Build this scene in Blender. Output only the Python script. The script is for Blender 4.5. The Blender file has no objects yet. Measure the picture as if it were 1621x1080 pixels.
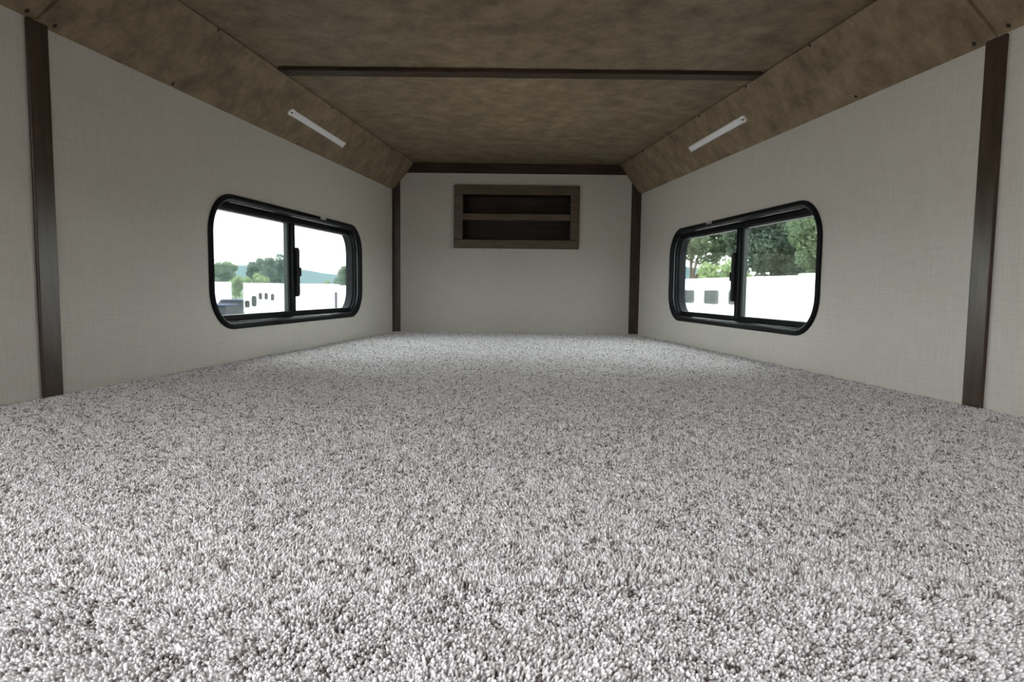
import bpy, bmesh, math, random
import numpy as np
from mathutils import Vector, Matrix
from mathutils.geometry import tessellate_polygon

random.seed(7)
rng = np.random.default_rng(11)
scene = bpy.context.scene
COL = scene.collection

# ------------------------------------------------------------------ camera
CAM_H = 0.22
FOCAL_PX = 1031.8
cam_data = bpy.data.cameras.new('camera')
cam_data.sensor_fit = 'HORIZONTAL'
cam_data.sensor_width = 36.0
cam_data.lens = FOCAL_PX / 1621.0 * 36.0
cam_data.clip_start = 0.02
cam_data.clip_end = 3000
cam = bpy.data.objects.new('camera', cam_data)
COL.objects.link(cam)
right = Vector((0.99993206, 0.00241696, 0.01140285))
up = Vector((-0.01155809, 0.0789459, 0.9968119))
fwd = Vector((-0.00150905, 0.99687597, -0.07896847))
m = Matrix((right, up, -fwd)).transposed().to_4x4()
m.translation = Vector((-0.0103, 0.0, CAM_H))
cam.matrix_world = m
scene.camera = cam

# ------------------------------------------------------------------ sky, exposure
SKY = 3.4
world = bpy.data.worlds.new('overcast_sky')
scene.world = world
world.use_nodes = True
wt = world.node_tree
wt.nodes.clear()
wo = wt.nodes.new('ShaderNodeOutputWorld')
wb = wt.nodes.new('ShaderNodeBackground')
wc = wt.nodes.new('ShaderNodeTexCoord')
ws = wt.nodes.new('ShaderNodeSeparateXYZ')
wr = wt.nodes.new('ShaderNodeMapRange')       # overcast sky: zenith brighter than the horizon
wr.inputs['From Min'].default_value = 0.0
wr.inputs['From Max'].default_value = 1.0
wr.inputs['To Min'].default_value = 0.98 * SKY
wr.inputs['To Max'].default_value = 1.15 * SKY
wt.links.new(wc.outputs['Generated'], ws.inputs[0])
wt.links.new(ws.outputs['Z'], wr.inputs['Value'])
wb.inputs['Color'].default_value = (0.95, 0.985, 1.0, 1)
wt.links.new(wr.outputs['Result'], wb.inputs['Strength'])
wt.links.new(wb.outputs[0], wo.inputs[0])

scene.view_settings.view_transform = 'Standard'
scene.view_settings.look = 'None'
scene.view_settings.gamma = 1.0
scene.view_settings.use_curve_mapping = False
scene.view_settings.exposure = 1.48
scene.cycles.max_bounces = 14
scene.cycles.diffuse_bounces = 10
scene.cycles.transparent_max_bounces = 24
scene.cycles.caustics_reflective = False
scene.cycles.caustics_refractive = False


def portal(name, loc, direction, sx, sy):
    """a sampling aid only: tells the renderer where the sky is seen from inside; gives off nothing itself"""
    l = bpy.data.lights.new(name, 'AREA')
    l.shape = 'RECTANGLE'
    l.size, l.size_y = sx, sy
    l.cycles.is_portal = True
    o = bpy.data.objects.new(name, l)
    COL.objects.link(o)
    o.location = loc
    d = Vector(direction).normalized()
    o.rotation_euler = d.to_track_quat('-Z', 'Y').to_euler()
    return o


# ------------------------------------------------------------------ materials
MATS = {}


def mat(name, color, rough=0.6, spec=0.4, bump=None, vary=None, stretch=(1, 1, 1), metallic=0.0, coord='Object'):
    """procedural material; vary=(scale, second colour, contrast), bump=(scale, strength)"""
    if name in MATS:
        return MATS[name]
    mt = bpy.data.materials.new(name)
    mt.use_nodes = True
    nt = mt.node_tree
    b = nt.nodes['Principled BSDF']
    b.inputs['Base Color'].default_value = (*color, 1)
    b.inputs['Roughness'].default_value = rough
    b.inputs['Specular IOR Level'].default_value = spec
    b.inputs['Metallic'].default_value = metallic
    tc = nt.nodes.new('ShaderNodeTexCoord')
    mp = nt.nodes.new('ShaderNodeMapping')
    mp.inputs['Scale'].default_value = stretch
    nt.links.new(tc.outputs[coord], mp.inputs['Vector'])
    if vary:
        n = nt.nodes.new('ShaderNodeTexNoise')
        n.inputs['Scale'].default_value = vary[0]
        n.inputs['Detail'].default_value = 5
        n.inputs['Roughness'].default_value = 0.6
        nt.links.new(mp.outputs[0], n.inputs['Vector'])
        r = nt.nodes.new('ShaderNodeValToRGB')
        c = vary[2]
        r.color_ramp.elements[0].position = 0.5 - c
        r.color_ramp.elements[1].position = 0.5 + c
        r.color_ramp.elements[0].color = (*vary[1], 1)
        r.color_ramp.elements[1].color = (*color, 1)
        nt.links.new(n.outputs['Fac'], r.inputs[0])
        nt.links.new(r.outputs[0], b.inputs['Base Color'])
    if bump:
        n2 = nt.nodes.new('ShaderNodeTexNoise')
        n2.inputs['Scale'].default_value = bump[0]
        n2.inputs['Detail'].default_value = 3
        nt.links.new(mp.outputs[0], n2.inputs['Vector'])
        bp = nt.nodes.new('ShaderNodeBump')
        bp.inputs['Strength'].default_value = bump[1]
        bp.inputs['Distance'].default_value = 0.002
        nt.links.new(n2.outputs['Fac'], bp.inputs['Height'])
        nt.links.new(bp.outputs[0], b.inputs['Normal'])
    MATS[name] = mt
    return mt


def linen_material():
    """off-white vinyl with a woven linen print: fine vertical and horizontal threads"""
    mt = bpy.data.materials.new('linen_vinyl')
    mt.use_nodes = True
    nt = mt.node_tree
    b = nt.nodes['Principled BSDF']
    b.inputs['Roughness'].default_value = 0.5
    b.inputs['Specular IOR Level'].default_value = 0.35
    tc = nt.nodes.new('ShaderNodeTexCoord')
    fac = []
    for sc in ((14, 14, 420), (300, 300, 16)):
        mp = nt.nodes.new('ShaderNodeMapping')
        mp.inputs['Scale'].default_value = sc
        nt.links.new(tc.outputs['Object'], mp.inputs['Vector'])
        n = nt.nodes.new('ShaderNodeTexNoise')
        n.inputs['Scale'].default_value = 1.0
        n.inputs['Detail'].default_value = 3
        nt.links.new(mp.outputs[0], n.inputs['Vector'])
        fac.append(n)
    ad = nt.nodes.new('ShaderNodeMath')
    ad.operation = 'ADD'
    nt.links.new(fac[0].outputs['Fac'], ad.inputs[0])
    nt.links.new(fac[1].outputs['Fac'], ad.inputs[1])
    mr = nt.nodes.new('ShaderNodeMapRange')
    mr.inputs['From Min'].default_value = 0.7
    mr.inputs['From Max'].default_value = 1.3
    nt.links.new(ad.outputs[0], mr.inputs['Value'])
    r = nt.nodes.new('ShaderNodeValToRGB')
    r.color_ramp.elements[0].color = (0.515, 0.482, 0.445, 1)
    r.color_ramp.elements[1].color = (0.595, 0.56, 0.522, 1)
    nt.links.new(mr.outputs[0], r.inputs[0])
    nt.links.new(r.outputs[0], b.inputs['Base Color'])
    bp = nt.nodes.new('ShaderNodeBump')
    bp.inputs['Strength'].default_value = 0.15
    bp.inputs['Distance'].default_value = 0.001
    nt.links.new(mr.outputs[0], bp.inputs['Height'])
    nt.links.new(bp.outputs[0], b.inputs['Normal'])
    return mt


def suede_material():
    """brown marbled vinyl of the ceiling"""
    mt = bpy.data.materials.new('brown_marbled_vinyl')
    mt.use_nodes = True
    nt = mt.node_tree
    b = nt.nodes['Principled BSDF']
    b.inputs['Roughness'].default_value = 0.62
    b.inputs['Specular IOR Level'].default_value = 0.3
    tc = nt.nodes.new('ShaderNodeTexCoord')
    big = nt.nodes.new('ShaderNodeTexNoise')
    big.inputs['Scale'].default_value = 14.0
    big.inputs['Detail'].default_value = 7
    big.inputs['Roughness'].default_value = 0.72
    big.inputs['Distortion'].default_value = 0.12
    nt.links.new(tc.outputs['Object'], big.inputs['Vector'])
    r = nt.nodes.new('ShaderNodeValToRGB')
    e = r.color_ramp.elements
    e[0].position, e[0].color = 0.33, (0.140, 0.097, 0.060, 1)
    e[1].position, e[1].color = 0.68, (0.31, 0.236, 0.157, 1)
    k = e.new(0.5)
    k.color = (0.218, 0.158, 0.100, 1)
    nt.links.new(big.outputs['Fac'], r.inputs[0])
    nt.links.new(r.outputs[0], b.inputs['Base Color'])
    fine = nt.nodes.new('ShaderNodeTexNoise')
    fine.inputs['Scale'].default_value = 160
    nt.links.new(tc.outputs['Object'], fine.inputs['Vector'])
    bp = nt.nodes.new('ShaderNodeBump')
    bp.inputs['Strength'].default_value = 0.12
    bp.inputs['Distance'].default_value = 0.001
    nt.links.new(fine.outputs['Fac'], bp.inputs['Height'])
    nt.links.new(bp.outputs[0], b.inputs['Normal'])
    return mt


def glass_material(name, tint, refl=0.07):
    mt = bpy.data.materials.new(name)
    mt.use_nodes = True
    nt = mt.node_tree
    nt.nodes.clear()
    o = nt.nodes.new('ShaderNodeOutputMaterial')
    t = nt.nodes.new('ShaderNodeBsdfTransparent')
    t.inputs[0].default_value = (*tint, 1)
    g = nt.nodes.new('ShaderNodeBsdfGlossy')
    g.inputs['Roughness'].default_value = 0.02
    fr = nt.nodes.new('ShaderNodeFresnel')
    fr.inputs[0].default_value = 1.45
    ml = nt.nodes.new('ShaderNodeMath')
    ml.operation = 'MULTIPLY'
    ml.inputs[1].default_value = refl / 0.07 * 0.6
    nt.links.new(fr.outputs[0], ml.inputs[0])
    mx = nt.nodes.new('ShaderNodeMixShader')
    nt.links.new(ml.outputs[0], mx.inputs[0])
    nt.links.new(t.outputs[0], mx.inputs[1])
    nt.links.new(g.outputs[0], mx.inputs[2])
    nt.links.new(mx.outputs[0], o.inputs[0])
    return mt


def leaf_material(name, c1, c2):
    mt = bpy.data.materials.new(name)
    mt.use_nodes = True
    nt = mt.node_tree
    nt.nodes.clear()
    o = nt.nodes.new('ShaderNodeOutputMaterial')
    d = nt.nodes.new('ShaderNodeBsdfDiffuse')
    t = nt.nodes.new('ShaderNodeBsdfTranslucent')
    mx = nt.nodes.new('ShaderNodeMixShader')
    mx.inputs[0].default_value = 0.4
    tc = nt.nodes.new('ShaderNodeTexCoord')
    n = nt.nodes.new('ShaderNodeTexNoise')
    n.inputs['Scale'].default_value = 0.9
    n.inputs['Detail'].default_value = 6
    n.inputs['Roughness'].default_value = 0.7
    nt.links.new(tc.outputs['Object'], n.inputs['Vector'])
    r = nt.nodes.new('ShaderNodeValToRGB')
    r.color_ramp.elements[0].position = 0.35
    r.color_ramp.elements[1].position = 0.65
    r.color_ramp.elements[0].color = (*c1, 1)
    r.color_ramp.elements[1].color = (*c2, 1)
    nt.links.new(n.outputs['Fac'], r.inputs[0])
    nt.links.new(r.outputs[0], d.inputs[0])
    nt.links.new(r.outputs[0], t.inputs[0])
    nt.links.new(d.outputs[0], mx.inputs[1])
    nt.links.new(t.outputs[0], mx.inputs[2])
    nt.links.new(mx.outputs[0], o.inputs[0])
    return mt


def carpet_material(name, from_attr):
    mt = bpy.data.materials.new(name)
    mt.use_nodes = True
    nt = mt.node_tree
    b = nt.nodes['Principled BSDF']
    b.inputs['Roughness'].default_value = 0.95
    b.inputs['Specular IOR Level'].default_value = 0.1
    r = nt.nodes.new('ShaderNodeValToRGB')
    e = r.color_ramp.elements
    e[0].position, e[0].color = 0.0, (0.10, 0.08, 0.073, 1)
    e[1].position, e[1].color = 1.0, (0.91, 0.895, 0.915, 1)
    for p, c in ((0.15, (0.19, 0.163, 0.158)), (0.34, (0.48, 0.448, 0.451)), (0.60, (0.74, 0.718, 0.732))):
        k = e.new(p)
        k.color = (*c, 1)
    if from_attr:
        a = nt.nodes.new('ShaderNodeAttribute')
        a.attribute_type = 'INSTANCER'
        a.attribute_name = 'tone'
        nt.links.new(a.outputs['Fac'], r.inputs[0])
    else:
        tc = nt.nodes.new('ShaderNodeTexCoord')
        n = nt.nodes.new('ShaderNodeTexWhiteNoise')
        v = nt.nodes.new('ShaderNodeTexVoronoi')
        v.inputs['Scale'].default_value = 200
        nt.links.new(tc.outputs['Object'], v.inputs['Vector'])
        nt.links.new(v.outputs['Color'], n.inputs['Vector'])
        nt.links.new(n.outputs['Value'], r.inputs[0])
    nt.links.new(r.outputs[0], b.inputs['Base Color'])
    return mt


M_LINEN = linen_material()
M_SUEDE = suede_material()
M_WOOD = mat('dark_walnut', (0.075, 0.049, 0.034), 0.3, 0.32, vary=(6, (0.032, 0.020, 0.014), 0.2), stretch=(10, 10, 1.2), bump=(20, 0.1))
M_WOOD_H = mat('dark_walnut_crosswise', (0.075, 0.048, 0.034), 0.45, 0.12, vary=(6, (0.034, 0.020, 0.014), 0.2), stretch=(1.2, 10, 10), bump=(20, 0.1))
M_NICHE = mat('dark_walnut_lining', (0.050, 0.029, 0.021), 0.5, 0.25, vary=(5, (0.018, 0.011, 0.009), 0.2), stretch=(1.5, 10, 10))
M_FRAME = mat('mid_walnut_face_frame', (0.135, 0.100, 0.075), 0.42, 0.3, vary=(6, (0.085, 0.058, 0.042), 0.2), stretch=(1.5, 10, 8))
M_BLACK = mat('black_window_plastic', (0.007, 0.007, 0.009), 0.5, 0.12)
M_SEAL = mat('black_rubber', (0.008, 0.008, 0.009), 0.6, 0.3)
M_ALU = mat('grey_green_paint', (0.04, 0.048, 0.045), 0.5, 0.2)
M_BEAD = mat('glossy_black_bead', (0.010, 0.011, 0.014), 0.2, 0.35)
M_CLIP = mat('silver_clip', (0.6, 0.6, 0.58), 0.3, 0.5, metallic=0.4)
M_LAMP = mat('frosted_lamp_plastic', (0.90, 0.88, 0.92), 0.35, 0.4)
M_LAMPEND = mat('white_lamp_end', (0.90, 0.88, 0.91), 0.4, 0.4)
M_SCREW = mat('dark_screw_head', (0.03, 0.022, 0.016), 0.4, 0.5, metallic=0.5)
M_GLASS = glass_material('clear_glass', (0.95, 0.985, 0.965))
M_GREY = mat('far_glass', (0.022, 0.027, 0.028), 0.3, 0.15)
M_SLAT = mat('far_louvre', (0.07, 0.078, 0.08), 0.5, 0.2)
M_CARPET = carpet_material('mottled_carpet_tuft', True)
M_CARPETB = carpet_material('mottled_carpet_backing', False)
M_FLOOR2 = mat('brown_plank_vinyl', (0.30, 0.24, 0.19), 0.4, 0.4, vary=(4, (0.20, 0.155, 0.12), 0.25), stretch=(1, 6, 1))
M_TRAILER = mat('white_trailer_skin', (0.86, 0.87, 0.87), 0.3, 0.5, vary=(0.6, (0.82, 0.83, 0.83), 0.3))
M_TYRE = mat('black_tyre', (0.02, 0.02, 0.021), 0.8, 0.2)
M_STEEL = mat('dull_steel', (0.45, 0.46, 0.47), 0.4, 0.5, metallic=0.6)
M_CARBLUE = mat('slate_blue_car_paint', (0.022, 0.032, 0.07), 0.7, 0.05)
M_CARGREY = mat('grey_blue_car_paint', (0.05, 0.065, 0.12), 0.7, 0.05)
M_CARGLASS = mat('car_glass', (0.01, 0.012, 0.018), 0.6, 0.05)
M_GRAVEL = mat('pale_gravel', (0.42, 0.41, 0.385), 0.9, 0.2, vary=(0.8, (0.34, 0.33, 0.305), 0.25))
M_HILL = mat('wooded_hill', (0.032, 0.05, 0.042), 0.95, 0.1, vary=(0.02, (0.022, 0.038, 0.036), 0.2))
M_BARK = mat('grey_brown_bark', (0.12, 0.09, 0.065), 0.9, 0.2)
M_LEAF_A = leaf_material('mid_green_leaves', (0.10, 0.15, 0.095), (0.20, 0.25, 0.15))
M_LEAF_B = leaf_material('dark_green_leaves', (0.085, 0.125, 0.098), (0.15, 0.19, 0.14))
M_LEAF_C = leaf_material('light_green_leaves', (0.22, 0.30, 0.14), (0.32, 0.40, 0.20))


# ------------------------------------------------------------------ helpers
def new_obj(name, verts, faces, material, parent=None, smooth=False):
    me = bpy.data.meshes.new(name)
    me.from_pydata([tuple(v) for v in verts], [], faces)
    bm = bmesh.new()
    bm.from_mesh(me)
    bmesh.ops.recalc_face_normals(bm, faces=bm.faces)
    bm.to_mesh(me)
    bm.free()
    if smooth:
        for p in me.polygons:
            p.use_smooth = True
    me.materials.append(material)
    o = bpy.data.objects.new(name, me)
    COL.objects.link(o)
    if parent is not None:
        o.parent = parent
        o.matrix_parent_inverse = parent.matrix_world.inverted()
    return o


def empty(name, loc=(0, 0, 0)):
    o = bpy.data.objects.new(name, None)
    COL.objects.link(o)
    o.location = loc
    o.empty_display_size = 0.1
    o.matrix_world = Matrix.Translation(Vector(loc))
    return o


def tag(o, label, cat=None, group=None, kind=None):
    o['label'] = label
    if cat:
        o['category'] = cat
    if group:
        o['group'] = group
    if kind:
        o['kind'] = kind
    return o


def bevel(o, width, seg=2):
    md = o.modifiers.new('bevel', 'BEVEL')
    md.width = width
    md.segments = seg
    md.limit_method = 'ANGLE'
    md.angle_limit = math.radians(40)
    return o


def plate(name, outer, holes, to3d, d0, d1, material, parent=None):
    """flat sheet given in 2-D (outer loop, holes), to3d(a, b, depth) places it; runs from depth d0 to d1"""
    loops = [outer] + holes
    pts2 = [Vector((a, b, 0)) for lp in loops for a, b in lp]
    tris = tessellate_polygon([[Vector((a, b, 0)) for a, b in lp] for lp in loops])
    n = len(pts2)
    verts = [to3d(p.x, p.y, d0) for p in pts2] + [to3d(p.x, p.y, d1) for p in pts2]
    faces = [tuple(t) for t in tris] + [tuple(i + n for i in reversed(t)) for t in tris]
    k = 0
    for lp in loops:
        L = len(lp)
        for i in range(L):
            a, b = k + i, k + (i + 1) % L
            faces.append((a, b, b + n, a + n))
        k += L
    return new_obj(name, verts, faces, material, parent)


def hexa(name, c8, material, parent=None, bev=0.0):
    """box from 8 corners: bottom four in order, then top four"""
    f = [(0, 1, 2, 3), (7, 6, 5, 4), (0, 4, 5, 1), (1, 5, 6, 2), (2, 6, 7, 3), (3, 7, 4, 0)]
    o = new_obj(name, c8, f, material, parent)
    if bev:
        bevel(o, bev)
    return o


def box(name, lo, hi, material, parent=None, bev=0.0):
    (x0, y0, z0), (x1, y1, z1) = lo, hi
    return hexa(name, [(x0, y0, z0), (x1, y0, z0), (x1, y1, z0), (x0, y1, z0),
                       (x0, y0, z1), (x1, y0, z1), (x1, y1, z1), (x0, y1, z1)], material, parent, bev)


def rrect(a0, a1, b0, b1, r, seg=10):
    pts = []
    for cx, cy, s in ((a1 - r, b1 - r, 0), (a0 + r, b1 - r, 90), (a0 + r, b0 + r, 180), (a1 - r, b0 + r, 270)):
        for i in range(seg + 1):
            t = math.radians(s + 90 * i / seg)
            pts.append((cx + r * math.cos(t), cy + r * math.sin(t)))
    return pts


def sweep_ring(name, a0, a1, b0, b1, r, profile, to3d, material, parent, smooth=True, closed=True):
    """ring on a rounded rectangle; profile = [(inset, depth)]"""
    rings = [[to3d(a, b, d) for a, b in rrect(a0 + i, a1 - i, b0 + i, b1 - i, max(r - i, 0.004))] for i, d in profile]
    L = len(rings[0])
    verts = [v for rg in rings for v in rg]
    faces = []
    K = len(rings)
    for j in range(K if closed else K - 1):
        j2 = (j + 1) % K
        for i in range(L):
            i2 = (i + 1) % L
            faces.append((j * L + i, j * L + i2, j2 * L + i2, j2 * L + i))
    o = new_obj(name, verts, faces, material, parent, smooth)
    if smooth:
        md = o.modifiers.new('split', 'EDGE_SPLIT')
        md.split_angle = math.radians(35)
    return o


# ------------------------------------------------------------------ the loft: dimensions (metres; z = 0 on the carpet)
D = 3.30                      # distance of the end wall
WB = 0.6157                   # half width at the end wall
TAPER = {-1: 0.150, 1: 0.1395}
TOP = {-1: 0.7102, 1: 0.6997}  # where the sloped ceiling panels start
ZC = 0.8422
XB, TX = 0.508, 0.1287        # half width of the flat ceiling, its taper
PLAT0 = 0.02                  # front edge of the carpeted platform
FLOOR2 = -1.12                # floor of the cabin behind
GROUND = -1.90


def wall_x(s, y):
    return s * (WB + (D - y) * TAPER[s])


def wall_map(s):
    n = Vector((1, TAPER[s] * s, 0)).normalized() * s   # outward
    return lambda y, z, d: Vector((wall_x(s, y), y, z)) + n * d


def ceil_x(s, y):
    return s * (XB + (D - y) * TX)


# window opening in wall coordinates
WY0, WY1, WZ0, WZ1, WR = 1.786, 2.868, 0.0945, 0.484, 0.115
SIDE = {-1: 'left', 1: 'right'}

# floor: the carpeted sleeping platform
fl = hexa('floor', [(wall_x(-1, PLAT0), PLAT0, -0.12), (wall_x(1, PLAT0), PLAT0, -0.12), (wall_x(1, D), D, -0.12), (wall_x(-1, D), D, -0.12),
                    (wall_x(-1, PLAT0), PLAT0, -0.006), (wall_x(1, PLAT0), PLAT0, -0.006), (wall_x(1, D), D, -0.006), (wall_x(-1, D), D, -0.006)], M_CARPETB)
tag(fl, 'carpeted sleeping platform floor of the trailer loft', kind='structure')

# side walls: linen-look panels with joint strips
SEAM = 1.271
for s in (-1, 1):
    W = wall_map(s)
    root = empty('wall_' + SIDE[s], W(1.6, 0, 0))
    tag(root, '%s side wall of the loft in off-white linen-look panels' % SIDE[s], kind='structure')
    hole = rrect(WY0 + 0.012, WY1 - 0.012, WZ0 + 0.012, WZ1 - 0.012, WR - 0.012)
    plate('wall_panel', [(SEAM, -0.02), (D + 0.03, -0.02), (D + 0.03, 0.86), (SEAM, 0.86)], [hole], W, 0.0, 0.045, M_LINEN, root)
    plate('wall_panel', [(PLAT0 - 0.02, -0.12), (SEAM, -0.12), (SEAM, 0.86), (PLAT0 - 0.02, 0.86)], [], W, 0.0, 0.045, M_LINEN, root)
    # dark wooden strip over the joint
    t = plate('trim_1' if s < 0 else 'trim_2', [(1.2485, 0.0), (1.2945, 0.0), (1.2945, TOP[s] + 0.004), (1.2485, TOP[s] + 0.004)], [], W, -0.007, -0.0002, M_WOOD)
    bevel(t, 0.0025)
    tag(t, 'dark wooden strip over the panel joint of the %s wall' % SIDE[s], kind='structure')

# end wall with a hole for the shelf niche
SX0, SX1, SZ0, SZ1 = -0.3125, 0.3135, 0.4235, 0.7355
bw = plate('wall_back', [(-WB - 0.02, -0.02), (WB + 0.02, -0.02), (WB + 0.02, 0.86), (-WB - 0.02, 0.86)],
           [[(SX0 + 0.03, SZ0 + 0.03), (SX1 - 0.03, SZ0 + 0.03), (SX1 - 0.03, SZ1 - 0.03), (SX0 + 0.03, SZ1 - 0.03)]],
           lambda x, z, d: Vector((x, D + d, z)), 0.0, 0.03, M_LINEN)
tag(bw, 'off-white end wall of the loft', kind='structure')

# corner angles and top batten of the end wall
for s, nm in ((-1, 'trim_3'), (1, 'trim_4')):
    W = wall_map(s)
    xi = -0.581 if s < 0 else 0.573
    ztop = 0.716 if s < 0 else 0.708
    a = W(3.279, 0, 0)
    b = W(3.279, 0, -0.004)
    cpts = [(a.x, a.y), (wall_x(s, D - 0.0004), D - 0.0004), (xi, D - 0.0004), (xi, D - 0.0045), (wall_x(s, D) - s * 0.0055, D - 0.0045), (b.x, b.y)]
    n = len(cpts)
    v = [(x, y, 0.0) for x, y in cpts] + [(x, y, TOP[s] + 0.002 + max(0, WB - abs(x)) / (WB - XB) * (ZC - TOP[s])) for x, y in cpts]
    f = [tuple(range(n)), tuple(reversed(range(n, 2 * n)))] + [(i, (i + 1) % n, n + (i + 1) % n, n + i) for i in range(n)]
    o = new_obj(nm, v, f, M_WOOD)
    tag(o, 'dark wooden angle in the %s corner of the end wall' % SIDE[s], kind='structure')
bt = plate('trim_5', [(-0.56, 0.793), (0.55, 0.793), (0.51, 0.8415), (-0.515, 0.8415)], [], lambda x, z, d: Vector((x, D + d, z)), -0.010, -0.0002, M_WOOD_H)
bevel(bt, 0.002)
tag(bt, 'dark wooden batten along the top of the end wall', kind='structure')

# outer roof skin over everything, open at the hatch
SKYL = (-1.05, -0.22, -0.78, -0.06)    # roof hatch over the cabin (x0, x1, y0, y1)
rf = plate('roof', [(-1.16, -3.26), (1.14, -3.26), (1.14, 0.0), (0.68, D + 0.2), (-0.69, D + 0.2), (-1.16, 0.0)],
           [[(SKYL[0], SKYL[2]), (SKYL[1], SKYL[2]), (SKYL[1], SKYL[3]), (SKYL[0], SKYL[3])]], lambda x, y, d: Vector((x, y, 0.8625 + d)), 0.0, 0.02, M_TRAILER)
tag(rf, 'white roof skin of the trailer above the loft', kind='structure')

# flat ceiling in two panels with a batten between
ceil = empty('ceiling', (0, 1.9, ZC))
tag(ceil, 'flat brown marbled ceiling of the loft', kind='structure')
for y0, y1 in ((1.922, D + 0.02), (0.3, 1.920)):
    hexa('ceiling_panel', [(ceil_x(-1, y0) - 0.03, y0, ZC), (ceil_x(1, y0) + 0.03, y0, ZC), (ceil_x(1, y1) + 0.03, y1, ZC), (ceil_x(-1, y1) - 0.03, y1, ZC),
                           (ceil_x(-1, y0) - 0.03, y0, ZC + 0.02), (ceil_x(1, y0) + 0.03, y0, ZC + 0.02), (ceil_x(1, y1) + 0.03, y1, ZC + 0.02), (ceil_x(-1, y1) - 0.03, y1, ZC + 0.02)],
         M_SUEDE, ceil)
plate('ceiling_panel', [(-1.13, -3.2), (1.1, -3.2), (1.1, 0.298), (-1.13, 0.298)],
      [[(SKYL[0], SKYL[2]), (SKYL[1], SKYL[2]), (SKYL[1], SKYL[3]), (SKYL[0], SKYL[3])]], lambda x, y, d: Vector((x, y, ZC + d)), 0.0, 0.02, M_SUEDE, ceil)
y0, y1 = 1.897, 1.948
tb = hexa('trim_6', [(ceil_x(-1, y0) + 0.004, y0, ZC - 0.011), (ceil_x(1, y0) - 0.004, y0, ZC - 0.011), (ceil_x(1, y1) - 0.004, y1, ZC - 0.011), (ceil_x(-1, y1) + 0.004, y1, ZC - 0.011),
                     (ceil_x(-1, y0) + 0.004, y0, ZC), (ceil_x(1, y0) - 0.004, y0, ZC), (ceil_x(1, y1) - 0.004, y1, ZC), (ceil_x(-1, y1) + 0.004, y1, ZC)], M_WOOD_H, bev=0.002)
tag(tb, 'dark wooden batten across the flat ceiling', kind='structure')


# sloped panels between walls and ceiling
def slope_map(s):
    def f(y, t, d):
        a = Vector((wall_x(s, y), y, TOP[s]))
        b = Vector((ceil_x(s, y), y, ZC))
        e = (b - a)
        n = Vector((0, 1, 0)).cross(e).normalized() * s     # outward and up
        if n.z < 0:
            n = -n
        return a + e * t + n * d
    return f


screw_me = None
SCREWS = {-1: [(1.247, .075), (1.305, .068), (1.651, .045), (2.299, .03), (2.625, .03), (1.626, .955), (0.95, .06), (2.30, .955), (2.95, .03), (2.95, .955)],
          1: [(1.667, .06), (1.317, .066), (1.244, .085), (1.682, .955), (2.012, .955), (0.95, .06), (2.35, .04), (2.35, .955), (2.95, .04), (2.95, .955)]}
for s in (-1, 1):
    S = slope_map(s)
    root = empty('ceiling_slope', S(1.8, 0.5, 0))
    tag(root, 'sloped brown marbled ceiling panels above the %s wall' % SIDE[s], kind='structure')
    for y0, y1 in ((SEAM + 0.0015, D + 0.01), (0.0, SEAM - 0.0015)):
        dd = 0.0 if y0 > 1 else 0.0045
        p = plate('slope_panel', [(y0, -0.03), (y1, -0.03), (y1, 0.972), (y0, 0.972)], [], S, dd, 0.0085, M_SUEDE, root)
    for y, t in SCREWS[s]:
        c = S(y, t, -0.0005 if y > SEAM else 0.004)
        if screw_me is None:
            bm = bmesh.new()
            bmesh.ops.create_uvsphere(bm, u_segments=10, v_segments=6, radius=0.0048)
            screw_me = bpy.data.meshes.new('screw')
            bm.to_mesh(screw_me)
            bm.free()
            screw_me.materials.append(M_SCREW)
            for pl in screw_me.polygons:
                pl.use_smooth = True
        o = bpy.data.objects.new('screw', screw_me)
        COL.objects.link(o)
        o.parent = root
        n = (S(y, t, 1) - S(y, t, 0)).normalized()
        o.matrix_parent_inverse = root.matrix_world.inverted()
        o.matrix_basis = Matrix.Translation(c) @ n.to_track_quat('Z', 'Y').to_matrix().to_4x4() @ Matrix.Diagonal((1, 1, 0.45, 1))


# ------------------------------------------------------------------ cabin behind the camera: encloses the loft, doorway on the left
CX0, CX1, CY = wall_x(-1, 0.0), wall_x(1, 0.0), -3.2
DOOR = (-1.55, -0.06, FLOOR2 + 0.02, 0.76)
o = plate('wall_cabin_left', [(CY, FLOOR2), (0.0, FLOOR2), (0.0, 0.86), (CY, 0.86)],
          [[(DOOR[0], DOOR[2]), (DOOR[1], DOOR[2]), (DOOR[1], DOOR[3]), (DOOR[0], DOOR[3])]],
          lambda y, z, d: Vector((CX0 - d, y, z)), 0.0, 0.045, M_LINEN)
tag(o, 'left wall of the cabin with the open doorway', kind='structure')
o = plate('wall_cabin_right', [(CY, FLOOR2), (0.0, FLOOR2), (0.0, 0.86), (CY, 0.86)], [], lambda y, z, d: Vector((CX1 + d, y, z)), 0.0, 0.045, M_LINEN)
tag(o, 'right wall of the cabin', kind='structure')
o = box('wall_cabin_rear', (CX0 - 0.04, CY - 0.04, FLOOR2), (CX1 + 0.04, CY, 0.86), M_WOOD)
tag(o, 'rear wall of the cabin', kind='structure')
o = box('floor_cabin', (CX0 - 0.04, CY - 0.04, FLOOR2 - 0.05), (CX1 + 0.04, PLAT0, FLOOR2), M_FLOOR2)
tag(o, 'lower cabin floor behind the loft', kind='structure')
o = box('wall_platform_front', (CX0, PLAT0 - 0.02, FLOOR2), (CX1, PLAT0 - 0.001, -0.0065), M_WOOD_H)
tag(o, 'dark wooden front of the sleeping platform', kind='structure')

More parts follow.
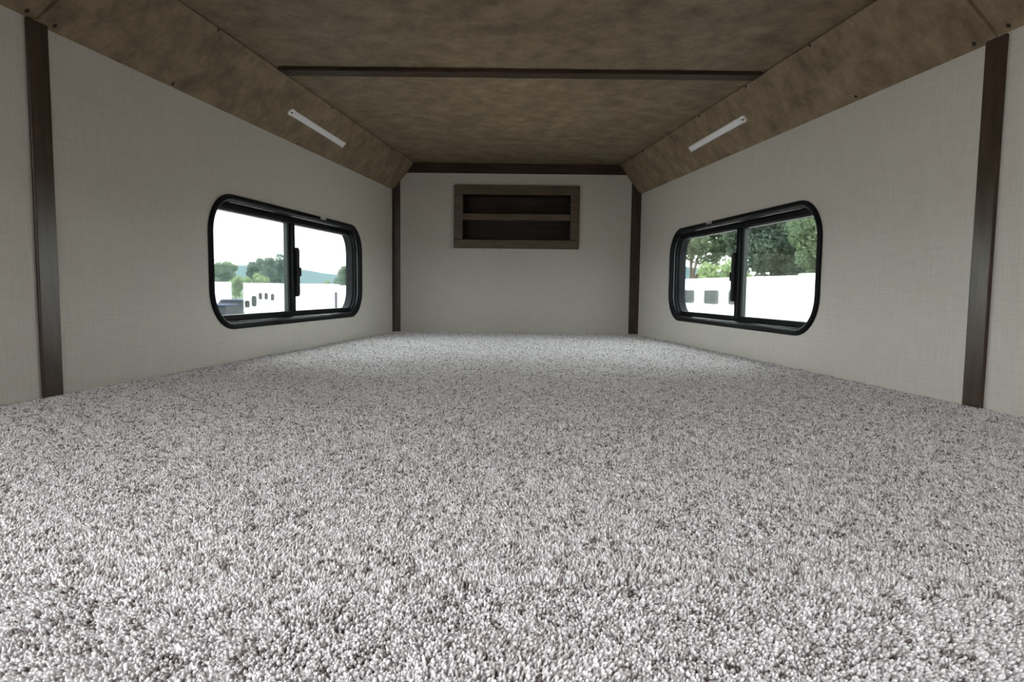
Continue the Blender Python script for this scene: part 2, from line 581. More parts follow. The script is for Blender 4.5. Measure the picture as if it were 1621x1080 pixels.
# ------------------------------------------------------------------ windows
for s in (-1, 1):
    W = wall_map(s)
    win = empty('window_1' if s < 0 else 'window_2', W((WY0 + WY1) / 2, WZ0, 0))
    tag(win, 'black framed sliding window with rounded corners in the %s wall' % SIDE[s], kind='structure')
    # inside flange and deep jamb
    sweep_ring('frame', WY0, WY1, WZ0, WZ1, WR,
               [(0, -0.0005), (0.001, -0.006), (0.005, -0.0095), (0.012, -0.0095), (0.0165, -0.006), (0.019, 0.002), (0.0195, 0.014),
                (0.0235, 0.015), (0.0245, 0.026), (0.029, 0.027), (0.030, 0.046), (0.030, 0.056), (-0.004, 0.056), (-0.004, 0.046), (0.0125, 0.046), (0.0125, -0.0005)],
               W, M_BLACK, win)
    sweep_ring('bead', WY0 + 0.0180, WY1 - 0.0180, WZ0 + 0.0180, WZ1 - 0.0180, WR - 0.018,
               [(0.0005, 0.003), (0.0035, 0.0035), (0.0045, 0.006), (0.0035, 0.0085), (0.0005, 0.009)], W, M_BEAD, win)
    mid = (WY0 + WY1) / 2 - 0.018
    ga, gb = WY0 + 0.028, WY1 - 0.028
    gz0, gz1 = WZ0 + 0.030, WZ1 - 0.030
    # fixed pane (near half) and sliding sash (far half), each with its glass
    gl = rrect(ga, gb, gz0, gz1, WR - 0.03)            # 44 points, counter-clockwise from the far top corner
    plate('fixed_pane', [(mid, gz1)] + gl[11:33] + [(mid, gz0)], [], W, 0.046, 0.049, M_GLASS, win)
    sash = plate('sash_stile', [(mid - 0.004, gz0), (mid + 0.014, gz0), (mid + 0.014, gz1), (mid - 0.004, gz1)], [], W, 0.024, 0.036, M_BLACK, win)
    plate('sliding_pane', [(mid + 0.010, gz0)] + gl[33:] + gl[:11] + [(mid + 0.010, gz1)], [], W, 0.0295, 0.0325, M_GLASS, sash)
    hd = plate('pull_handle', [(mid + 0.0135, 0.185), (mid + 0.025, 0.192), (mid + 0.025, 0.352), (mid + 0.0135, 0.36)], [], W, 0.012, 0.034, M_SEAL, sash)
    bevel(hd, 0.002)
    lt = plate('latch', [(mid + 0.0245, 0.258), (mid + 0.031, 0.260), (mid + 0.031, 0.288), (mid + 0.0245, 0.29)], [], W, 0.010, 0.026, M_SEAL, sash)
    mu = plate('mullion', [(mid - 0.018, gz0 - 0.002), (mid - 0.001, gz0 - 0.002), (mid - 0.001, gz1 + 0.002), (mid - 0.018, gz1 + 0.002)], [], W, 0.036, 0.052, M_ALU, win)
    bevel(mu, 0.002)
    for za, zb in ((WZ1 - 0.043, WZ1 - 0.026), (WZ0 + 0.026, WZ0 + 0.040)):      # sliding tracks at head and sill
        plate('track', [(WY0 + 0.055, za), (WY1 - 0.055, za), (WY1 - 0.055, zb), (WY0 + 0.055, zb)], [], W, 0.0285, 0.0288 + 0.024, M_BLACK, win)
        plate('track_lip', [(WY0 + 0.06, za + 0.003), (WY1 - 0.06, za + 0.003), (WY1 - 0.06, zb), (WY0 + 0.06, zb)], [], W, 0.0205, 0.0235, M_BLACK, win)
    cy = 2.478
    cl = plate('clip', [(cy - 0.022, WZ1 - 0.0105), (cy + 0.022, WZ1 - 0.0105), (cy + 0.022, WZ1 - 0.001), (cy - 0.022, WZ1 - 0.001)], [], W, -0.0125, -0.008, M_CLIP, win)
    bevel(cl, 0.0015)
    portal('sky_portal', W((WY0 + WY1) / 2, (WZ0 + WZ1) / 2, 0.07), W(0, 0, 0) - W(0, 0, 1), WZ1 - WZ0, WY1 - WY0)
portal('sky_portal', (CX0 - 0.06, (DOOR[0] + DOOR[1]) / 2, (DOOR[2] + DOOR[3]) / 2), (1, 0, 0), DOOR[3] - DOOR[2], DOOR[1] - DOOR[0])

portal('sky_portal', ((SKYL[0] + SKYL[1]) / 2, (SKYL[2] + SKYL[3]) / 2, 0.90), (0, 0, -1), SKYL[1] - SKYL[0], SKYL[3] - SKYL[2])

# ------------------------------------------------------------------ shelf niche in the end wall
NB = D + 0.105
nic = empty('shelf_niche', (0, D, SZ0))
tag(nic, 'dark wooden shelf niche with one middle shelf set into the end wall', 'shelf')
box('rail', (SX0, D - 0.014, SZ1 - 0.046), (SX1, D - 0.0003, SZ1), M_FRAME, nic, 0.003)
box('rail', (SX0, D - 0.014, SZ0), (SX1, D - 0.0003, SZ0 + 0.044), M_FRAME, nic, 0.003)
box('stile', (SX0, D - 0.0135, SZ0 + 0.0445), (SX0 + 0.045, D - 0.0003, SZ1 - 0.0465), M_FRAME, nic, 0.003)
box('stile', (SX1 - 0.045, D - 0.0135, SZ0 + 0.0445), (SX1, D - 0.0003, SZ1 - 0.0465), M_FRAME, nic, 0.003)
box('shelf_board', (SX0 + 0.0455, D - 0.010, 0.564), (SX1 - 0.0455, NB - 0.001, 0.596), M_FRAME, nic, 0.003)
box('back_panel', (SX0 + 0.03, NB, SZ0 + 0.03), (SX1 - 0.03, NB + 0.008, SZ1 - 0.03), M_NICHE, nic)
for nm, lo, hi in (('side_panel', (SX0 + 0.031, D + 0.001, SZ0 + 0.031), (SX0 + 0.043, NB - 0.0005, SZ1 - 0.031)),
                   ('side_panel', (SX1 - 0.043, D + 0.001, SZ0 + 0.031), (SX1 - 0.031, NB - 0.0005, SZ1 - 0.031)),
                   ('top_panel', (SX0 + 0.0435, D + 0.001, SZ1 - 0.043), (SX1 - 0.0435, NB - 0.0005, SZ1 - 0.031)),
                   ('bottom_panel', (SX0 + 0.0435, D + 0.001, SZ0 + 0.031), (SX1 - 0.0435, NB - 0.0005, SZ0 + 0.043))):
    box(nm, lo, hi, M_NICHE, nic)

# ------------------------------------------------------------------ strip lights on the sloped panels (switched off)
LAMPS = {-1: ((2.105, 0.51), (2.545, 0.45)), 1: ((2.112, 0.51), (2.545, 0.47))}
for s in (-1, 1):
    S = slope_map(s)
    (ya, ta), (yb, tb_) = LAMPS[s]
    lam = empty('strip_light', S((ya + yb) / 2, (ta + tb_) / 2, 0))
    tag(lam, 'slim white strip light on the sloped ceiling above the %s window' % SIDE[s], 'light', 'strip lights on the sloped ceiling')
    A, B = S(ya, ta, 0), S(yb, tb_, 0)
    ax = (B - A).normalized()
    nrm = (S(2.3, .5, -1) - S(2.3, .5, 0)).normalized()     # into the room
    side = ax.cross(nrm).normalized()
    nrm = side.cross(ax).normalized()
    Ln = (B - A).length

    def lp(u, v, w):
        return A + ax * u + side * v + nrm * w
    hw = 0.0105
    # base channel with an end tab
    c8 = [lp(u, v, w) for w in (0.0003, 0.004) for u, v in ((0.018, -hw - 0.001), (Ln - 0.004, -hw - 0.001), (Ln - 0.004, hw + 0.001), (0.018, hw + 0.001))]
    hexa('housing', c8, M_LAMPEND, lam)
    prof = [(-hw, 0.0042), (-hw, 0.009), (-hw * 0.72, 0.0115), (0, 0.0125), (hw * 0.72, 0.0115), (hw, 0.009), (hw, 0.0042)]
    n = len(prof)
    v = [lp(0.022, a, b) for a, b in prof] + [lp(Ln - 0.006, a, b) for a, b in prof]
    f = [tuple(range(n)), tuple(reversed(range(n, 2 * n)))] + [(i, (i + 1) % n, n + (i + 1) % n, n + i) for i in range(n)]
    new_obj('diffuser', v, f, M_LAMP, lam)
    tabs = rrect(-0.004, 0.0215, -hw - 0.001, hw + 0.001, 0.0075, 5)
    cap = plate('end_cap', tabs, [], lambda u, vv_, w: lp(u, vv_, w), 0.0003, 0.0105, M_LAMPEND, lam)
    bevel(cap, 0.0015)
    circ = [(0.008 + 0.0036 * math.cos(i * math.pi / 6), 0.0036 * math.sin(i * math.pi / 6)) for i in range(12)]
    plate('screw', circ, [], lambda u, vv_, w: lp(u, vv_, w), 0.0104, 0.0118, M_SCREW, cap)
    circ = [(Ln - 0.0055, -hw - 0.001), (Ln + 0.0, -hw - 0.001), (Ln + 0.0, hw + 0.001), (Ln - 0.0055, hw + 0.001)]
    plate('end_cap', circ, [], lambda u, vv_, w: lp(u, vv_, w), 0.0003, 0.0125, M_LAMPEND, lam)


# ------------------------------------------------------------------ carpet pile: one tuft mesh, instanced on a jittered grid
def smooth_noise(x, y, scale, seed):
    g = np.random.default_rng(seed).random((64, 64))
    u, v = x / scale + 20, y / scale + 20
    i, j = np.floor(u).astype(int), np.floor(v).astype(int)
    a, b = u - i, v - j
    a, b = a * a * (3 - 2 * a), b * b * (3 - 2 * b)
    q = lambda p, r: g[p % 64, r % 64]
    return (q(i, j) * (1 - a) + q(i + 1, j) * a) * (1 - b) + (q(i, j + 1) * (1 - a) + q(i + 1, j + 1) * a) * b


def build_carpet():
    bx, by, bs = [], [], []
    for y0, y1, st in ((PLAT0 + 0.002, 0.26, 0.0030), (0.26, 0.95, 0.0019), (0.95, 1.7, 0.0023), (1.7, D - 0.002, 0.0029)):
        gx, gy = np.meshgrid(np.arange(-1.1, 1.1, st), np.arange(y0, y1, st))
        bx.append(gx.ravel() + rng.uniform(-.45, .45, gx.size) * st)
        by.append(gy.ravel() + rng.uniform(-.45, .45, gx.size) * st)
        bs.append(np.full(gx.size, st))
    xs, ys, sp_ = np.concatenate(bx), np.concatenate(by), np.concatenate(bs)
    wl = -(WB + (D - ys) * TAPER[-1]) + 0.008
    wr_ = (WB + (D - ys) * TAPER[1]) - 0.002
    vis = np.abs(xs) < 0.92 * ys + 0.28          # what a camera near the photograph's could see
    k = (xs > wl) & (xs < wr_) & (ys < D - 0.003) & (ys > PLAT0 + 0.003) & vis
    xs, ys, sp_ = xs[k], ys[k], sp_[k]
    n = xs.size
    # pile lean: broad strokes left by a vacuum cleaner and by knees
    lx = (smooth_noise(xs, ys * 0.5, 0.11, 3) - .5) * 1.3 + (smooth_noise(xs, ys, 0.025, 4) - .5) * 1.0
    ly = (smooth_noise(xs * 0.6, ys, 0.12, 5) - .5) * 1.9 + (smooth_noise(xs, ys, 0.028, 6) - .5) * 1.0
    edge = ys + (smooth_noise(xs, ys * 0, 0.09, 7) - .5) * 0.04      # where the last vacuum stroke ended
    ly += np.where(edge < 0.475, -0.55, np.exp(-(edge - 0.475) / 0.10) * 0.75)
    lx = np.clip(lx, -.5, .5) + rng.normal(0, .25, n)
    ly = np.clip(ly, -.8, .8) + rng.normal(0, .25, n)
    az = rng.uniform(0, 6.283, n)
    ct, sn = np.cos(-ly), np.sin(-ly)
    cp, sp = np.cos(lx), np.sin(lx)
    cz, sz = np.cos(az), np.sin(az)
    # R = Ry(lx) @ Rx(-ly) @ Rz(az), written out, then back to XYZ Euler angles
    r00, r10 = cp * cz + sp * sn * sz, ct * sz
    r20, r21, r22 = -sp * cz + cp * sn * sz, sp * sz + cp * sn * cz, cp * ct
    rot = np.stack([np.arctan2(r21, r22), np.arcsin(np.clip(-r20, -1, 1)), np.arctan2(r10, r00)], 1).astype(np.float32)
    hgt = rng.uniform(.75, 1.25, n) * (0.85 + 0.35 * smooth_noise(xs, ys, 0.012, 8))
    wid = rng.uniform(.8, 1.25, n) * sp_ / 0.0025
    hgt = hgt * (0.55 + 0.45 * sp_ / 0.0025)
    scl = np.stack([wid, wid * rng.uniform(.7, 1.0, n), hgt], 1).astype(np.float32)
    tone = 0.62 * rng.random(n) + 0.62 * smooth_noise(xs, ys, 0.0042, 9) - 0.06
    tone = np.clip(tone, 0, 1).astype(np.float32)
    me = bpy.data.meshes.new('carpet_pile')
    me.vertices.add(n)
    co = np.stack([xs, ys, -0.0062 + 0.0020 * smooth_noise(xs, ys, 0.006, 12)], 1).astype(np.float32)
    me.vertices.foreach_set('co', co.ravel())
    a = me.attributes.new('lean', 'FLOAT_VECTOR', 'POINT'); a.data.foreach_set('vector', rot.ravel())
    a = me.attributes.new('size', 'FLOAT_VECTOR', 'POINT'); a.data.foreach_set('vector', scl.ravel())
    a = me.attributes.new('tone', 'FLOAT', 'POINT'); a.data.foreach_set('value', tone)
    pile = bpy.data.objects.new('carpet_pile', me)
    COL.objects.link(pile)
    # one twisted tuft
    bm = bmesh.new()
    rings = [(0.0, 0.0013), (0.0026, 0.0016), (0.0044, 0.0015), (0.0055, 0.0010)]
    prev = None
    for z, r in rings:
        cur = [bm.verts.new((r * math.cos(i * 2 * math.pi / 6 + z * 160), r * math.sin(i * 2 * math.pi / 6 + z * 160), z)) for i in range(6)]
        if prev:
            for i in range(6):
                bm.faces.new((prev[i], prev[(i + 1) % 6], cur[(i + 1) % 6], cur[i]))
        prev = cur
    top = bm.verts.new((0, 0, 0.0060))
    for i in range(6):
        bm.faces.new((prev[i], prev[(i + 1) % 6], top))
    tm = bpy.data.meshes.new('tuft')
    bm.to_mesh(tm)
    bm.free()
    for p in tm.polygons:
        p.use_smooth = True
    tm.materials.append(M_CARPET)
    # geometry nodes: instance the tuft on every point (the tuft mesh itself is only ever an instance)
    ng = bpy.data.node_groups.new('carpet_tufts', 'GeometryNodeTree')
    ng.interface.new_socket('Geometry', in_out='INPUT', socket_type='NodeSocketGeometry')
    ng.interface.new_socket('Geometry', in_out='OUTPUT', socket_type='NodeSocketGeometry')
    gi = ng.nodes.new('NodeGroupInput'); go = ng.nodes.new('NodeGroupOutput')
    tuft = bpy.data.objects.new('carpet_tuft', tm)
    oi = ng.nodes.new('GeometryNodeObjectInfo')
    oi.inputs['Object'].default_value = tuft
    ip = ng.nodes.new('GeometryNodeInstanceOnPoints')
    na = ng.nodes.new('GeometryNodeInputNamedAttribute'); na.data_type = 'FLOAT_VECTOR'; na.inputs[0].default_value = 'lean'
    nb = ng.nodes.new('GeometryNodeInputNamedAttribute'); nb.data_type = 'FLOAT_VECTOR'; nb.inputs[0].default_value = 'size'
    er = ng.nodes.new('FunctionNodeEulerToRotation')
    ng.links.new(na.outputs['Attribute'], er.inputs[0])
    ng.links.new(gi.outputs[0], ip.inputs['Points'])
    ng.links.new(oi.outputs['Geometry'], ip.inputs['Instance'])
    ng.links.new(er.outputs[0], ip.inputs['Rotation'])
    ng.links.new(nb.outputs['Attribute'], ip.inputs['Scale'])
    ng.links.new(ip.outputs[0], go.inputs[0])
    md = pile.modifiers.new('tufts', 'NODES')
    md.node_group = ng
    pile.data.materials.append(M_CARPET)
    tag(pile, 'mottled grey and beige carpet pile covering the loft floor', 'carpet', kind='stuff')
    print('tufts', n)


build_carpet()


# ------------------------------------------------------------------ outdoors
gr = new_obj('ground', [(-900, -300, GROUND), (900, -300, GROUND), (900, 1200, GROUND), (-900, 1200, GROUND)], [(0, 1, 2, 3)], M_GRAVEL)
tag(gr, 'pale gravel yard outside the trailer', kind='structure')

M_GRASS = mat('field_grass', (0.07, 0.105, 0.05), 0.95, 0.1, vary=(0.15, (0.05, 0.085, 0.038), 0.25))
lw = new_obj('ground_grass', [(-420, 46, GROUND + 0.03), (420, 46, GROUND + 0.03), (420, 330, GROUND + 0.03), (-420, 330, GROUND + 0.03)], [(0, 1, 2, 3)], M_GRASS)
tag(lw, 'grass field beyond the gravel yard', kind='structure')


def wheel(name, c, axis, r, w, parent):
    """tyre with hub, axis = horizontal unit vector"""
    axis = Vector(axis)
    t = Vector((0, 0, 1)).cross(axis).normalized()
    prof = [(r * .55, -w / 2), (r * .9, -w / 2), (r, -w * .32), (r, w * .32), (r * .9, w / 2), (r * .55, w / 2)]
    N = 20
    v, f = [], []
    for i in range(N):
        a = 2 * math.pi * i / N
        d = t * math.cos(a) + Vector((0, 0, 1)) * math.sin(a)
        for rr, ww in prof:
            v.append(Vector(c) + d * rr + axis * ww)
    P = len(prof)
    for i in range(N):
        for j in range(P):
            f.append((i * P + j, i * P + (j + 1) % P, ((i + 1) % N) * P + (j + 1) % P, ((i + 1) % N) * P + j))
    ty = new_obj(name, v, f, M_TYRE, parent, True)
    v = [Vector(c) + axis * w * .3 * q + (t * math.cos(2 * math.pi * i / N) + Vector((0, 0, 1)) * math.sin(2 * math.pi * i / N)) * r * .56 for q in (-1, 1) for i in range(N)]
    f = [tuple(range(N)), tuple(range(N, 2 * N))] + [(i, (i + 1) % N, N + (i + 1) % N, N + i) for i in range(N)]
    new_obj('hub', v, f, M_STEEL, ty)
    return ty


def trailer(label, p0, p1, width, top, wins, face=1, vents=()):
    """horse trailer whose visible side runs from p0 to p1 (ground points); body lies on the far side.
    wins = [(distance along, half width, z centre, half height, louvred)]"""
    p0, p1 = Vector((*p0, 0)), Vector((*p1, 0))
    u = (p1 - p0).normalized()
    L = (p1 - p0).length
    nrm = Vector((u.y, -u.x, 0)) * face           # away from the viewer
    root = empty('horse_trailer', (p0.x, p0.y, GROUND))
    tag(root, label, 'trailer', 'parked white horse trailers')
    floor_z = GROUND + 0.45

    def T(a, z, d):
        return p0 + u * a + nrm * d + Vector((0, 0, z))
    # body with rounded top edges, swept along its length
    r = 0.16
    prof = [(0, floor_z)] + [(0 + r - r * math.cos(math.radians(q)), top - r + r * math.sin(math.radians(q))) for q in (0, 22, 45, 67, 90)] + \
           [(width - r + r * math.sin(math.radians(q)), top - r + r * math.cos(math.radians(q))) for q in (0, 22, 45, 67, 90)] + [(width, floor_z)]
    n = len(prof)
    v = [T(0, z, d) for d, z in prof] + [T(L, z, d) for d, z in prof]
    f = [tuple(range(n)), tuple(reversed(range(n, 2 * n)))] + [(i, (i + 1) % n, n + (i + 1) % n, n + i) for i in range(n)]
    new_obj('body', v, f, M_TRAILER, root)
    plate('rub_rail', [(0, floor_z - 0.05), (L, floor_z - 0.05), (L, floor_z + 0.06), (0, floor_z + 0.06)], [], T, -0.04, 0.0, M_STEEL, root)
    for a, hw, zc, hh, louv in wins:
        fr = plate('window_frame', rrect(a - hw, a + hw, zc - hh, zc + hh, hh * .35, 4), [rrect(a - hw * .86, a + hw * .86, zc - hh * .82, zc + hh * .82, hh * .3, 4)], T, -0.035, -0.001, M_SLAT if louv else M_TYRE, root)
        plate('pane', rrect(a - hw * .87, a + hw * .87, zc - hh * .83, zc + hh * .83, hh * .3, 4), [], T, -0.012, -0.002, M_GREY, fr)
        if louv:
            for k in range(5):
                z = zc - hh * .66 + k * hh * .33
                plate('louvre', [(a - hw * .84, z - hh * .06), (a + hw * .84, z - hh * .06), (a + hw * .84, z + hh * .06), (a - hw * .84, z + hh * .06)], [], T, -0.028, -0.014, M_SLAT, fr)
            plate('bar', [(a - 0.02, zc - hh * .8), (a + 0.02, zc - hh * .8), (a + 0.02, zc + hh * .8), (a - 0.02, zc + hh * .8)], [], T, -0.033, -0.0285, M_SLAT, fr)
    for a in vents:
        plate('roof_vent', [(a - .35, top - 0.01), (a + .35, top - 0.01), (a + .28, top + 0.07), (a - .28, top + 0.07)], [], T, 0.5, 1.1, M_TRAILER, root)
    for q in (0.42, 0.53):
        for d in (0.12, width - 0.12):
            wheel('wheel', T(L * q, GROUND + 0.37, d), nrm, 0.37, 0.22, root)
    plate('fender', [(L * .475 - 1.1, GROUND + .55), (L * .475 + 1.1, GROUND + .55), (L * .475 + .9, GROUND + .86), (L * .475 - .9, GROUND + .86)], [], T, -0.10, 0.0, M_STEEL, root)
    return root


# right: a long trailer parked alongside, three louvred windows in view
RWINS = [(1.70, 0.58, 0.01, 0.27, True), (3.77, 0.58, 0.01, 0.27, True), (5.72, 0.58, 0.02, 0.27, True)]
P0, P1 = Vector((7.05, 29.2)), Vector((9.37, 16.05))
trailer('long white horse trailer with a row of louvred windows, seen through the right window', P0, P1, 2.3, 0.75,
        RWINS, face=-1, vents=(8.9,))

# left: trailers across the yard
trailer('white trailer behind the parked cars, leftmost in the left window', (-24.5, 35.2), (-16.7, 38.6), 2.3, 0.45, [], face=-1)
trailer('white trailer with small dark windows in the left pane of the left window', (-11.75, 28.4), (-7.9, 29.6), 2.3, 0.36,
        [(0.14, 0.10, -0.55, 0.15, False), (0.42, 0.10, -0.42, 0.24, False), (0.68, 0.07, -0.2, 0.15, False), (0.92, 0.07, -0.2, 0.15, False), (1.18, 0.07, -0.24, 0.15, False)], face=-1)
trailer('white trailer with one pale grey window in the right pane of the left window', (-9.6, 34.4), (-3.2, 36.2), 2.3, 0.32,
        [(0.1, 0.22, -0.42, 0.2, True)], face=-1)


def car(label, loc, yaw, paint):
    root = empty('parked_car', (loc[0], loc[1], GROUND))
    tag(root, label, 'car', 'parked cars')
    R = Matrix.Rotation(yaw, 3, 'Z')

    def C(x, y, z):
        return R @ Vector((x, y, 0)) + Vector((loc[0], loc[1], GROUND + z))
    low = [(-2.2, .45), (-2.15, .78), (-1.55, .92), (-0.95, .95), (1.95, .96), (2.2, .8), (2.2, .42)]
    n = len(low)
    v = [C(x, -0.86, z) for x, z in low] + [C(x, .86, z) for x, z in low]
    f = [tuple(range(n)), tuple(reversed(range(n, 2 * n)))] + [(i, (i + 1) % n, n + (i + 1) % n, n + i) for i in range(n)]
    bevel(new_obj('body', v, f, paint, root), 0.06, 3)
    cabn = [(-1.05, .94), (-0.35, 1.42), (1.25, 1.44), (1.95, .94)]
    n = 4
    v = [C(x, -(0.8 if z < 1 else .66), z) for x, z in cabn] + [C(x, (0.8 if z < 1 else .66), z) for x, z in cabn]
    f = [tuple(range(n)), tuple(reversed(range(n, 2 * n)))] + [(i, (i + 1) % n, n + (i + 1) % n, n + i) for i in range(n)]
    cb = bevel(new_obj('cabin', v, f, M_CARGLASS, root), 0.05, 2)
    v = [C(x, y, z) for z in (1.405, 1.455) for x, y in ((-.42, -.66), (1.32, -.66), (1.32, .66), (-.42, .66))]
    hexa('roof', v, paint, root, 0.02)
    for x in (-1.35, 1.35):
        for y in (-.78, .78):
            wheel('wheel', C(x, y, .33), R @ Vector((0, 1, 0)), .33, .2, root)


car('dark blue car parked beside the leftmost trailer', (-11.0, 23.6), math.radians(98), M_CARBLUE)
car('grey blue car parked behind the dark blue car', (-14.1, 33.2), math.radians(84), M_CARGREY)

# dark post by the trailer, right pane of the left window
post = empty('yard_post', (-7.35, 27.0, GROUND))
tag(post, 'dark post standing in front of the white trailer, left window', 'post')
box('pole', (-7.40, 26.95, GROUND), (-7.30, 27.05, 0.02), mat('violet_grey_paint', (0.03, 0.027, 0.05), 0.5, 0.2), post, 0.01)
box('base_plate', (-7.55, 26.8, GROUND), (-7.15, 27.2, GROUND + 0.04), M_STEEL, post, 0.01)
box('post_cap', (-7.42, 26.93, 0.02), (-7.28, 27.07, 0.06), M_STEEL, post, 0.01)


def tree(label, base, trunk_h, crown_c, crown_r, material, n_clump, n_leaf, leaf, seed, name='leafy_tree', group='trees beyond the yard', clump=0.33, conic=False):
    g = np.random.default_rng(seed)
    bx, by = base
    root = empty(name, (bx, by, GROUND))
    tag(root, label, 'tree', group)
    cc = np.array(crown_c, float)
    cr = np.array(crown_r, float)
    d = g.normal(size=(n_clump, 3))
    d /= np.linalg.norm(d, axis=1)[:, None]
    cen = cc + d * cr * (g.random((n_clump, 1)) ** (1 / 2.2)) * (1 - clump * .6)
    if conic:
        t = np.clip((cen[:, 2] - (cc[2] - cr[2])) / (2 * cr[2]), 0, 1)
        cen[:, 0] = cc[0] + (cen[:, 0] - cc[0]) * (1.25 - 1.0 * t)
        cen[:, 1] = cc[1] + (cen[:, 1] - cc[1]) * (1.25 - 1.0 * t)
    rad = cr.min() * clump * g.uniform(.6, 1.2, n_clump)
    idx = g.integers(0, n_clump, n_leaf)
    e = g.normal(size=(n_leaf, 3))
    e /= np.linalg.norm(e, axis=1)[:, None]
    pos = cen[idx] + e * (rad[idx] * g.uniform(.35, 1.0, n_leaf) ** .5)[:, None]
    a = g.normal(size=(n_leaf, 3)); a /= np.linalg.norm(a, axis=1)[:, None]
    b = np.cross(a, g.normal(size=(n_leaf, 3))); b /= np.linalg.norm(b, axis=1)[:, None]
    sz = (leaf * g.uniform(.6, 1.3, n_leaf))[:, None]
    q = np.stack([pos - a * sz, pos - b * sz * .5, pos + a * sz, pos + b * sz * .5], 1).reshape(-1, 3)
    me = bpy.data.meshes.new('foliage')
    me.vertices.add(4 * n_leaf)
    me.vertices.foreach_set('co', q.astype(np.float32).ravel())
    me.loops.add(4 * n_leaf)
    me.loops.foreach_set('vertex_index', np.arange(4 * n_leaf, dtype=np.int32))
    me.polygons.add(n_leaf)
    me.polygons.foreach_set('loop_start', np.arange(0, 4 * n_leaf, 4, dtype=np.int32))
    me.update(calc_edges=True)
    me.materials.append(material)
    o = bpy.data.objects.new('foliage', me)
    o['kind'] = 'stuff'
    COL.objects.link(o)
    o.parent = root
    o.matrix_parent_inverse = root.matrix_world.inverted()
    # trunk and boughs, tapered
    v, f = [], []

    def limb(p, qv, r0, r1):
        p, qv = Vector(p), Vector(qv)
        ax = (qv - p).normalized()
        s1 = ax.orthogonal().normalized()
        s2 = ax.cross(s1)
        k0 = len(v)
        for pp, rr in ((p, r0), (qv, r1)):
            for i in range(7):
                t = 2 * math.pi * i / 7
                v.append(pp + (s1 * math.cos(t) + s2 * math.sin(t)) * rr)
        for i in range(7):
            f.append((k0 + i, k0 + (i + 1) % 7, k0 + 7 + (i + 1) % 7, k0 + 7 + i))
    tr = 0.022 * (cc[2] + cr[2] - GROUND)
    fork = (bx, by, GROUND + trunk_h)
    limb((bx, by, GROUND), fork, tr, tr * .7)
    limb(fork, tuple(cc + np.array([0, 0, cr[2] * .6])), tr * .7, tr * .12)
    for k in g.permutation(n_clump)[:9]:
        limb(fork, tuple(cen[k]), tr * .4, tr * .08)
    new_obj('trunk', v, f, M_BARK, root)


# right side: big trees behind the long trailer
tree('big dense green tree behind the long trailer, at the right of the right window', (21.0, 50), 3.0, (20.6, 50, 4.6), (5.0, 3.4, 5.2), M_LEAF_B, 110, 42000, 0.17, 21, clump=0.30)
tree('tall loose green tree at the right edge of the right window', (19.6, 42), 3.2, (20.2, 42, 4.0), (3.4, 2.8, 4.2), M_LEAF_A, 60, 15000, 0.14, 22, clump=0.28)
tree('airy tree with sky showing through, left half of the right window', (15.4, 57), 2.8, (16.9, 57, 5.0), (3.9, 2.4, 3.4), M_LEAF_A, 50, 9000, 0.15, 23, clump=0.28)
tree('low green shrub tree behind the long trailer under the airy tree', (14.2, 44), 1.2, (14.0, 44, 1.0), (2.3, 1.4, 1.45), M_LEAF_C, 24, 6000, 0.14, 24, clump=0.4)

# left side: trees across the valley road
tree('mid green round tree at the left edge of the left window', (-49.0, 110), 2.2, (-49.2, 110, 2.4), (3.0, 2.4, 3.0), M_LEAF_A, 30, 7000, 0.22, 31)
tree('dark green tree, tallest in the left window', (-40.7, 112), 1.6, (-40.9, 112, 2.6), (2.9, 1.7, 4.5), M_LEAF_B, 60, 12000, 0.22, 32, name='evergreen_tree', clump=0.42)
tree('dark green tree left of the tallest one in the left window', (-46.0, 117), 1.6, (-45.6, 117, 2.1), (2.4, 1.7, 4.1), M_LEAF_B, 50, 9000, 0.22, 33, name='evergreen_tree', clump=0.42)
tree('light green bush in front of the dark trees in the left window', (-41.1, 105), 0.9, (-41.1, 105, 0.75), (2.2, 1.6, 2.0), M_LEAF_C, 24, 5000, 0.2, 34, name='leafy_bush')
tree('narrow light green tree between two white trailers in the left window', (-46.0, 108), 1.2, (-45.6, 108, 0.2), (1.5, 1.3, 2.1), M_LEAF_C, 20, 4000, 0.2, 35)
tree('green tree at the right edge of the left window', (-28.0, 110), 1.8, (-27.8, 110, 1.6), (2.3, 2.0, 2.8), M_LEAF_A, 26, 6000, 0.22, 36)
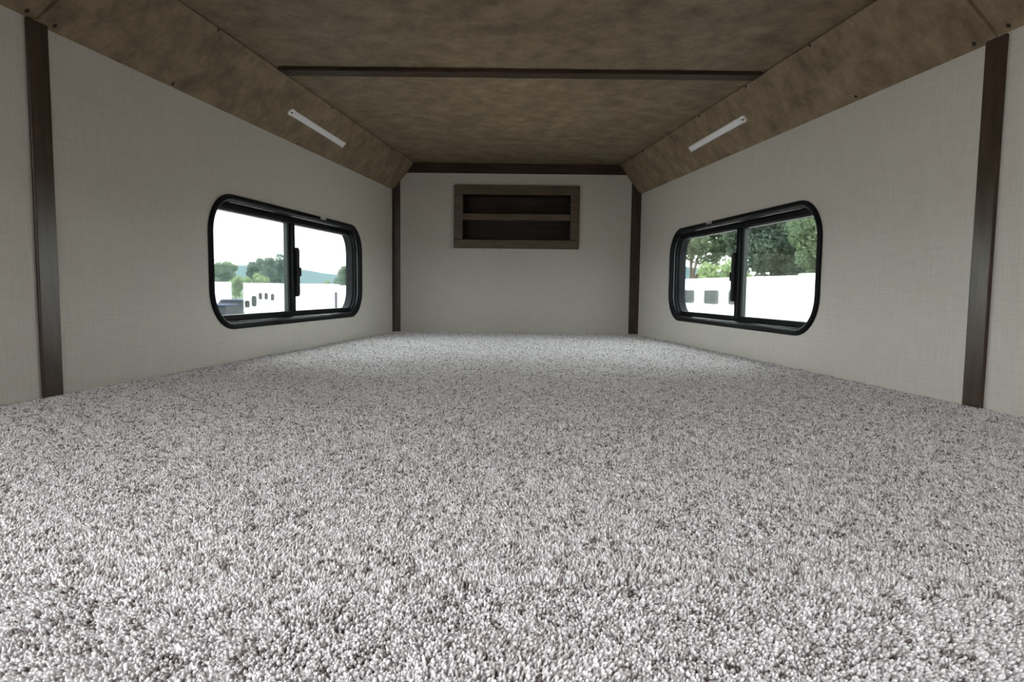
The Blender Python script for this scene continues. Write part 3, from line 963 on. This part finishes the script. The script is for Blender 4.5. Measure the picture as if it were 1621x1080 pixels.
tree('low light green bush at the right of the left window', (-30.5, 106), 0.7, (-30.2, 106, -0.1), (1.7, 1.3, 1.4), M_LEAF_C, 18, 3500, 0.2, 37, name='leafy_bush')


# wooded hills on the horizon
def hill(nm, label, x0, x1, y, pts, depth):
    N = 60
    v, f = [], []
    xs = np.linspace(x0, x1, N)
    hs = np.interp(xs, [p[0] for p in pts], [p[1] for p in pts])
    hs = hs + (smooth_noise(xs, xs * 0 + y, 9.0, 41) - .5) * 1.2
    for i in range(N):
        for k, (dy, q) in enumerate(((-depth, 0), (-depth * .5, .55), (-depth * .15, .92), (0, 1.0), (depth * .5, .6), (depth, 0))):
            v.append((xs[i], y + dy, GROUND + (hs[i] - GROUND) * q))
    for i in range(N - 1):
        for k in range(5):
            f.append((i * 6 + k, i * 6 + k + 1, i * 6 + 7 + k, i * 6 + 6 + k))
    o = new_obj(nm, v, f, M_HILL, None, True)
    tag(o, label, kind='structure')


hill('hill_1', 'hazy wooded hill range beyond the trees, left window', -330, 20, 400, [(-330, 7), (-183, 10.5), (-169, 13.6), (-138, 12.2), (-121, 10.2), (-103, 7.5), (20, 4)], 90)
hill('hill_2', 'hazy wooded hill range beyond the trees, right window', 30, 330, 400, [(30, 8), (104, 15.5), (125, 12.5), (150, 9), (330, 6)], 90)


# morning haze hanging in the valley in front of the hills
hz = bpy.data.materials.new('valley_haze')
hz.use_nodes = True
hz.node_tree.nodes.clear()
ho = hz.node_tree.nodes.new('ShaderNodeOutputMaterial')
hv = hz.node_tree.nodes.new('ShaderNodeVolumeScatter')
hv.inputs['Color'].default_value = (0.42, 0.78, 1.0, 1)
hv.inputs['Density'].default_value = 0.00085
hz.node_tree.links.new(hv.outputs[0], ho.inputs['Volume'])
for y0, y1, lab in ((128, 290, 'pale blue haze hanging in front of the hills'), (64, 99, 'thin pale haze hanging between the trailers and the trees')):
    hb = box('haze_bank', (-360, y0, GROUND + 0.5), (360, y1, 45), hz)
    tag(hb, lab, 'haze', kind='stuff')
